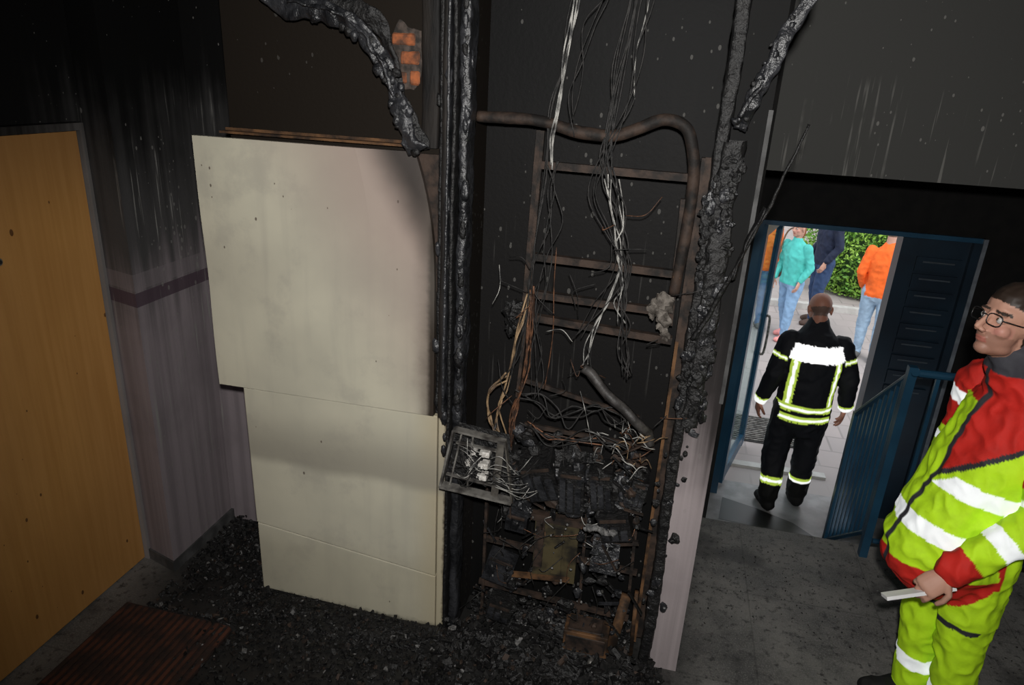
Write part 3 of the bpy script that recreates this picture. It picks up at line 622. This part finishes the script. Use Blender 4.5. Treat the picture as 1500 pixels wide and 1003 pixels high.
def limbdist(co,limbs):
    best=np.full(len(co),1e9); idx=np.zeros(len(co),int); u=np.zeros(len(co))
    for li,(nm_,st) in enumerate(limbs):
        acc=0
        for i in range(len(st)-1):
            a=np.array(st[i][0]);b_=np.array(st[i+1][0]); ab=b_-a; L=np.linalg.norm(ab)
            t=np.clip(((co-a)@ab)/(L*L),0,1); r=(1-t)*max(st[i][1:])+t*max(st[i+1][1:])
            d=np.linalg.norm(co-(a+t[:,None]*ab),axis=1)-r
            k=d<best; best[k]=d[k]; idx[k]=li; u[k]=acc+t[k]*L; acc+=L
    return idx,u
def hand(g,wrist,d,nrm,side,curl=.5,s=1.0):
    """palm + four fingers of unequal length + thumb leaving the side of the palm"""
    w=V(wrist); d=V(d).normalized(); n=V(nrm); n=(n-d*n.dot(d)).normalized(); ac=d.cross(n)*side
    g.loft([(w-d*.02*s,.026*s,.020*s),(w+d*.015*s,.030*s,.018*s),(w+d*.05*s,.040*s,.016*s),(w+d*.085*s,.040*s,.013*s)],tuple(ac),16)
    for k,(off,ln) in enumerate([(.030,.070),(.010,.080),(-.010,.074),(-.029,.058)]):
        p=w+d*(.082-.004*abs(k-1))*s+ac*off*s; dd=d.copy(); st=[(p-d*.02*s,.0092*s)]
        st.append((p,.0092*s))
        for j,fr in enumerate((.45,.3,.25)):
            an=curl*(.55+.25*j+.06*k); nn=(n-dd*n.dot(dd))
            if nn.length>1e-3: nn.normalize()
            dd=(dd*math.cos(an)+nn*math.sin(an)).normalized()
            p=p+dd*ln*fr*s; st.append((p.copy(),(.0088-.0008*j)*s))
        g.loft([(q[0],q[1],q[1]) for q in st],tuple(ac),10)
    t0=w+d*.022*s+ac*.024*s; t1=t0+(d*.55+ac*.75+n*.25).normalized()*.036*s; t2=t1+(d*.85+ac*.2+n*.45).normalized()*.03*s; t3=t2+(d*.8-ac*.1+n*.5).normalized()*.024*s
    g.loft([(t0,.014*s,.012*s),(t1,.0115*s,.0105*s),(t2,.010*s,.0095*s),(t3,.0085*s,.008*s)],tuple(n),10)
def head(parent,F,org,c,tilt=0,yaw=0,skin=(.50,.27,.20),hair=(.05,.035,.025),glasses=False,hairlen='short',scale=1.0,vox=.0055,bald=False,neckto=None,roll=0,stub=False):
    R=Matrix.Rotation(yaw,3,'Z')@Matrix.Rotation(tilt,3,'X')@Matrix.Rotation(roll,3,'Y'); Ri=R.inverted(); c=V(c)
    g=G()
    E=lambda cc,r,**k: g.ell(c+R@(V(cc)*scale),[q*scale for q in r],R=R,n=24,m=16,**k)
    E((0,-.012,.035),(.074,.094,.083)); E((0,.028,-.030),(.057,.058,.080)); E((0,.036,.03),(.060,.050,.060)); E((0,.056,-.088),(.028,.028,.022)); E((0,.02,-.075),(.053,.05,.03))
    for s in (-1,1):
        E((s*.036,.056,-.022),(.024,.024,.024)); E((s*.030,.080,.030),(.022,.010,.008)); E((s*.076,-.008,-.004),(.008,.018,.031)); E((s*.081,-.016,.008),(.007,.012,.020)); E((s*.031,.072,.010),(.017,.012,.011)); E((s*.011,.100,-.034),(.009,.010,.008))
    P=lambda q: c+R@(V(q)*scale)
    g.loft([(P((0,.084,.026)),.008*scale,.010*scale),(P((0,.098,.0)),.008*scale,.011*scale),(P((0,.114,-.026)),.0095*scale,.011*scale)],tuple(R@V((1,0,0))),12)
    E((0,.083,-.056),(.022,.010,.0050)); E((0,.080,-.066),(.020,.010,.0060))
    if not bald: E((0,-.010,.055),(.080,.102,.087),nz=.06,nsc=45)
    if hairlen=='long': E((0,-.045,-.03),(.082,.065,.13),nz=.05,nsc=20)
    nk=V(neckto) if neckto else c+V((0,-.03,-.20))
    g.loft([(P((0,-.02,-.05)),.052*scale,.055*scale),(nk,.058*scale,.06*scale)],(1,0,0),16)
    me,co=remesh(g,"h",vox*scale,3)
    cc=np.array(c); Rm=np.array(Ri); lc=((co-cc)@Rm.T)/scale
    x,y,z=lc.T
    col=np.ones((len(co),4)); col[:,:3]=skin; col[:,3]=0
    red=np.exp(-(((np.abs(x)-.04)/.02)**2+((z+.025)/.02)**2))*(y>.03); col[:,0]+=.05*red
    col[:,1]*=1-.10*red
    if stub:
        sb=(z<-.035)&(y>-.01)&(z>-.12)&~((np.abs(x)<.012)&(z>-.045)); col[sb,:3]=np.array(skin)*np.array([.72,.69,.69])
    lip=(y>.075)&(np.abs(x)<.020)&(z<-.053)&(z>-.070); col[lip,:3]=np.array(skin)*np.array([.80,.52,.55])
    brow=(y>.06)&(np.abs(np.abs(x)-.032)<.02)&(z>.028)&(z<.037); col[brow,:3]=np.array(hair)*1.1+.01
    hl=np.where(y>.03,.052+.25*(y-.03),np.where(y>-.02,.024,-.055)); 
    if bald: hl=np.where(y>-.03,.2,np.where(np.abs(z+.02)<.03,-.05,.2)); 
    hm=z>hl
    hm&=~((np.abs(x)>.072)&(z<.035)&(y>-.03))
    if hairlen=='long': hm|=(y<-.03)
    hm&=(z>-.2)
    col[hm,:3]=hair
    setcol(me,col); o=place(me,"head",M['skin'],parent,F,org)
    g=G()
    for s in (-1,1):
        g.ell(P((s*.031,.0755,.010)),[.0112*scale]*3,0,14,10); g.ell(P((s*.029,.0835,.0115)),[.0050*scale]*3,1,10,8)
    xf(g,F,org); g.out("eyes",[M['eyew'],M['eyei']],True,parent)
    if glasses:
        g=G()
        for s in (-1,1):
            pts=[]
            for k in range(25):
                a=2*math.pi*k/24; ca,sa=math.cos(a),math.sin(a)
                pts.append(P((s*.034+.025*abs(ca)**.6*(1 if ca>0 else -1),.104-.008*(abs(s*.034+.025*ca)/.06)**2,.008+.018*abs(sa)**.7*(1 if sa>0 else -1))))
            g.tube(pts,.0018,0,6,1)
            g.tube([P((s*.059,.097,.014)),P((s*.078,.06,.014)),P((s*.082,0,.010)),P((s*.080,-.02,-.004))],.0018,0,6,3)
        g.tube([P((-.009,.104,.014)),P((0,.107,.017)),P((.009,.104,.014))],.0018,0,6,3)
        xf(g,F,org); g.out("glasses",M['blackpl'],True,parent)
def xf(g,F,org):
    f=V((F[0],F[1],0)).normalized(); L=V((-f.y,f.x,0)); o=V(org)
    g.v=[o+L*q.x+f*q.y+V((0,0,q.z)) for q in g.v]
def figure(name,org,F,limbs,colfn,hd,hands,vox=.009,disp=.006,dscale=.09,skin=(.5,.27,.2),hs=1.0):
    e=empty(name,(org[0],org[1],org[2]))
    g=G()
    for nm_,st in limbs: g.loft(st,(1,0,0),18)
    me,co=remesh(g,name,vox,4,disp,dscale)
    idx,u=limbdist(co,limbs); names=np.array([l[0] for l in limbs])[idx]
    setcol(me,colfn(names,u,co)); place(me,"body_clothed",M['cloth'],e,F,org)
    head(e,F,org,skin=skin,**hd)
    for i,h in enumerate(hands):
        g=G(); hand(g,h[0],h[1],h[2],h[3],h[4],hs); me,co=remesh(g,"hh",.0035 if vox<.008 else .0045,2)
        c=np.zeros((len(co),4)); c[:,:3]=h[5] if len(h)>5 else skin; setcol(me,c); place(me,"hand_%d"%(i+1),M['skin'],e,F,org)
    return e
def ffcol(n,u,p):
    c=np.zeros((len(n),4)); c[:,:3]=(.009,.010,.014)
    x,y,z=p.T
    YE=(.62,.85,.10,.45); SI=(.85,.87,.85,1.1)  # fourth value: added glow imitating flash retroreflection
    def band(m,v0,lo,hi):
        w=(hi-lo)*.3
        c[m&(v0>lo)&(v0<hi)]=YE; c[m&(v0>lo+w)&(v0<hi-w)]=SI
    T=(n=='torso'); A=np.char.startswith(n,'arm'); Lg=np.char.startswith(n,'leg')
    for s in (-1,1): band(T&(z>.86)&(z<1.24),s*x,.115,.165)
    band(T,z,.835,.89); band(T,z,.755,.81)
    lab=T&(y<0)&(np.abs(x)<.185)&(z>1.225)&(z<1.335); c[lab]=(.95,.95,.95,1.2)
    band(A,u,.10,.13); band(A,u,.47,.515)
    band(Lg,u,.56,.62); 
    c[Lg&(z<.22)]=(.006,.006,.006,0)
    m=(n=='legl2')|(n=='legr2'); c[m]=(.006,.006,.006,0); return c
fl=[('torso',[((0,.02,.73),.195,.145),((0,.01,.85),.19,.14),((0,-.01,1.02),.185,.14),((0,-.02,1.2),.20,.14),((0,.01,1.33),.17,.115),((0,.04,1.40),.11,.085),((0,.06,1.45),.075,.07)]),
 ('arml',[((.17,.01,1.32),.076,.076),((.245,-.02,1.08),.064,.064),((.285,.06,.85),.048,.048)]),
 ('armr',[((-.17,.01,1.32),.076,.076),((-.26,-.03,1.08),.064,.064),((-.30,.04,.86),.048,.048)]),
 ('legl',[((.095,.02,.82),.105,.115),((.12,.03,.45),.083,.09),((.13,-.06,.12),.070,.08)]),
 ('legr',[((-.095,.02,.82),.105,.115),((-.10,.05,.45),.083,.09),((-.10,.06,.12),.070,.08)]),
 ('legl2',[((.13,-.09,.055),.050,.05),((.14,.07,.04),.052,.036)]),
 ('legr2',[((-.10,.03,.055),.050,.05),((-.11,.19,.04),.052,.036)])]
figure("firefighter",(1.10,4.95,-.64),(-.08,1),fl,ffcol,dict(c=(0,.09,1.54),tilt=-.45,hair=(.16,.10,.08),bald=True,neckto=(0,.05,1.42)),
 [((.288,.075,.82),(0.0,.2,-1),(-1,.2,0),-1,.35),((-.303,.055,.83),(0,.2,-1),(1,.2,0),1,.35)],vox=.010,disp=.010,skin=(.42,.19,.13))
YEL=(.50,.82,.015,.05); RED=(.55,.020,.013,0); SIL=(.80,.83,.84,.45); DK=(.03,.03,.035,0); GR=(.045,.045,.055,0)  # fourth value is self-glow; on SIL it imitates returned flash
def pmcol(n,u,p):
    c=np.zeros((len(n),4)); c[:]=YEL; x,y,z=p.T
    T=(n=='torso'); A=(n=='arml')|(n=='armr'); Lg=(n=='legl')|(n=='legr')
    zz=z-.12*(y-.05)
    c[T&(z>1.36+.10*y)]=RED
    # yoke seam running diagonally over the left chest: red panel edged in black
    d=(z-1.12)-(.62*(x-.02))-.55*(.16-y)
    c[T&(x>-.02)&(d>0.03)&(y>-.06)]=RED
    c[T&(x>-.02)&(np.abs(d-.03)<.011)&(y>-.06)&(z<1.42)]=DK
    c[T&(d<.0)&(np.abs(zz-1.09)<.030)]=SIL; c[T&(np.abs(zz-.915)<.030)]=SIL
    c[T&(z<.800)]=RED
    c[T&(y<-.03)&(z>1.13)]=RED
    c[T&(z>1.50)]=GR
    c[T&(y>.0)&(np.abs(x+.015)<.010)&(z<1.5)]=DK
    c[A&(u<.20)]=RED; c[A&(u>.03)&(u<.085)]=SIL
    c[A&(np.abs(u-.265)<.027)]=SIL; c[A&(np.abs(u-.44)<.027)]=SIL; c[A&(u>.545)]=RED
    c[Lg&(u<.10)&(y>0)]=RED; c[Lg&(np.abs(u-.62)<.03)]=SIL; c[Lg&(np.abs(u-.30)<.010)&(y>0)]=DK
    m=(n=='legl2')|(n=='legr2'); c[m]=(.01,.01,.01,0)
    return c
pl=[('torso',[((0,.105,.815),.180,.205),((0,.085,.92),.180,.180),((0,.055,1.05),.180,.155),((0,.03,1.2),.180,.135),((0,.0,1.35),.165,.115),((0,.0,1.43),.130,.095),((0,.04,1.49),.088,.084),((0,.06,1.535),.078,.078)]),
 ('arml',[((.18,-.01,1.38),.080,.080),((.25,.00,1.10),.068,.068),((.235,.225,.905),.052,.052)]),
 ('armr',[((-.18,-.01,1.38),.080,.080),((-.24,-.02,1.12),.066,.066),((-.22,.06,.90),.050,.050)]),
 ('legl',[((.075,.0,.86),.095,.108),((.080,-.01,.47),.072,.078),((.085,-.05,.12),.064,.068)]),
 ('legr',[((-.075,.0,.86),.095,.108),((-.080,.02,.47),.072,.078),((-.085,-.01,.12),.064,.068)]),
 ('legl2',[((.085,-.08,.055),.048,.05),((.105,.10,.04),.050,.036)]),
 ('legr2',[((-.085,-.04,.055),.048,.05),((-.105,.14,.04),.050,.036)])]
F2=(-.965,-.26); O2=(1.195,2.43,0)
pe=figure("paramedic",O2,F2,pl,pmcol,dict(c=(0,.115,1.655),tilt=.20,hair=(.028,.018,.013),glasses=True,neckto=(0,.05,1.48),vox=.0042,yaw=-.12,roll=.02,stub=True),
 [((.232,.245,.878),(-.06,.72,-.70),(-.65,-.5,-.55),-1,.8),((-.22,.075,.865),(0,.2,-.9),(.6,.2,0),1,.5)],vox=.0062,disp=.013,dscale=.085,skin=(.46,.25,.18))
g=G(); f=V((F2[0],F2[1],0)).normalized(); L=V((-f.y,f.x,0))
def wp(x,y,z): return V(O2)+L*x+f*y+V((0,0,z))
a=wp(.215,.425,.770); b_=wp(.225,.20,.825); ax=(b_-a).normalized(); sd=V((.1,-.95,.35)); sd=(sd-ax*sd.dot(ax)).normalized(); up=ax.cross(sd)
Mx=Matrix((( ax.x,sd.x,up.x,a.x),(ax.y,sd.y,up.y,a.y),(ax.z,sd.z,up.z,a.z),(0,0,0,1)))
g.box(0,.22,-.022,.022,-.006,.006,0,Mx); o=g.out("folded_paper",M['paper'],parent=pe)
def person(name,org,F,top,leg,shoe,hair,height=1.68,skin=(.5,.28,.21),hairlen='short',stride=.0,arm=.0,bag=None,lean=0):
    k=height/1.75
    def q(pts): return [((p[0][0]*k,p[0][1]*k+lean*p[0][2],p[0][2]*k),)+tuple(r*k for r in p[1:]) for p in pts]
    limbs=[('torso',q([((0,0,.86),.175,.125),((0,0,1.0),.165,.12),((0,0,1.25),.18,.13),((0,0,1.38),.15,.105),((0,.01,1.46),.075,.07)])),
     ('arml',q([((.18,0,1.38),.062,.062),((.24,-.04-arm*.2,1.10),.052,.052),((.20,.08+arm,.92+arm*.6),.038,.038)])),
     ('armr',q([((-.18,0,1.38),.062,.062),((-.24,-.04,1.10),.052,.052),((-.22,.10,.90),.038,.038)])),
     ('legl',q([((.09,0,.88),.10,.105),((.10,stride*.5+.03,.48),.068,.072),((.10,stride,.10),.048,.055)])),
     ('legr',q([((-.09,0,.88),.10,.105),((-.10,-stride*.5+.03,.48),.068,.072),((-.10,-stride,.10),.048,.055)])),
     ('shl',q([((.10,stride-.04,.05),.042,.045),((.11,stride+.14,.035),.045,.032)])),
     ('shr',q([((-.10,-stride-.04,.05),.042,.045),((-.11,-stride+.14,.035),.045,.032)]))]
    def cf(n,u,p):
        c=np.zeros((len(n),4)); c[:,:3]=top; z=p[:,2]/k
        c[np.char.startswith(n,'leg'),:3]=leg; c[(n=='torso')&(z<.84),:3]=leg; c[np.char.startswith(n,'sh'),:3]=shoe; return c
    e=figure(name,org,F,limbs,cf,dict(c=(0,.03*k+lean*1.63,1.63*k),hair=hair,hairlen=hairlen,scale=k,vox=.008,neckto=(0,.0+lean*1.4,1.44*k)),
      [((.20*k,(.10+arm)*k+lean*.9,(.885+arm*.6)*k),(0,.4,-1),(-1,.2,0),-1,.5),((-.22*k,.12*k+lean*.9,.87*k),(0,.3,-1),(1,.2,0),1,.5)],vox=.011,disp=.010,skin=skin,hs=k)
    if bag:
        g=G(); g.ell((-.24,.02,.84),(.05,.11,.10),0,16,12,nz=.05,nsc=20); g.tube([(-.24,-.07,.92),(-.10,-.08,1.38),(.05,-.02,1.44)],.010,0,8,6); g.tube([(-.24,.09,.92),(-.13,.12,1.36),(.05,.02,1.44)],.010,0,8,6)
        xf(g,F,org); g.out("shoulder_bag",simple("bag_leather",bag,None,.6),True,e)
    return e
person("woman_in_teal_jacket",(1.60,9.1,-.64),(-.55,-.5),(.08,.50,.45),(.22,.36,.55),(.75,.30,.28),(.22,.07,.03),1.52,hairlen='long',stride=.12,bag=(.20,.11,.06),lean=.04)
person("man_in_navy_jacket",(2.07,9.9,-.64),(-.9,-.3),(.015,.022,.05),(.03,.06,.14),(.08,.05,.04),(.05,.03,.02),1.74,stride=.06)
person("person_in_orange_jacket",(2.46,8.6,-.64),(.35,.9),(.85,.14,.02),(.30,.42,.55),(.1,.1,.1),(.10,.06,.04),1.66,stride=.05)
person("person_in_orange_jacket",(1.20,9.4,-.64),(.3,-.9),(.85,.17,.03),(.10,.20,.38),(.1,.1,.1),(.12,.07,.04),1.66,stride=.05)
# ---------------------------------------------------------------- light
w=bpy.data.worlds.new("overcast"); bpy.context.scene.world=w; w.use_nodes=True
bg=w.node_tree.nodes["Background"]; bg.inputs[0].default_value=(.90,.94,1,1); bg.inputs[1].default_value=1.6
L_=bpy.data.lights.new("sun","SUN"); L_.energy=2.0; L_.angle=.5; L_.color=(1,.97,.92); lo=bpy.data.objects.new("sun",L_); lo.rotation_euler=(math.radians(38),math.radians(18),0); lo.location=(3,10,8); COL.objects.link(lo)
L_=bpy.data.lights.new("camera_flash","SPOT"); L_.energy=290; L_.shadow_soft_size=.035; L_.spot_size=math.radians(114); L_.spot_blend=.9; L_.color=(1,.975,.94)
lo=bpy.data.objects.new("camera_flash",L_); lo.location=(0.02,-.02,2.45); COL.objects.link(lo)
lo.rotation_euler=(V((-.06,.9149,-.26))).to_track_quat('-Z','Y').to_euler()
# ---------------------------------------------------------------- camera
cam=bpy.data.cameras.new("camera"); cam.lens=24.62; cam.sensor_width=36; cam.clip_start=.02
co=bpy.data.objects.new("camera",cam); COL.objects.link(co)
r=V((.972,.2295,.0505)).normalized(); b3=V((.1978,-.9149,.3519)); b3=(b3-r*b3.dot(r)).normalized(); u=b3.cross(r)
co.matrix_world=Matrix(((r.x,u.x,b3.x,0),(r.y,u.y,b3.y,0),(r.z,u.z,b3.z,2.3),(0,0,0,1)))
bpy.context.scene.camera=co
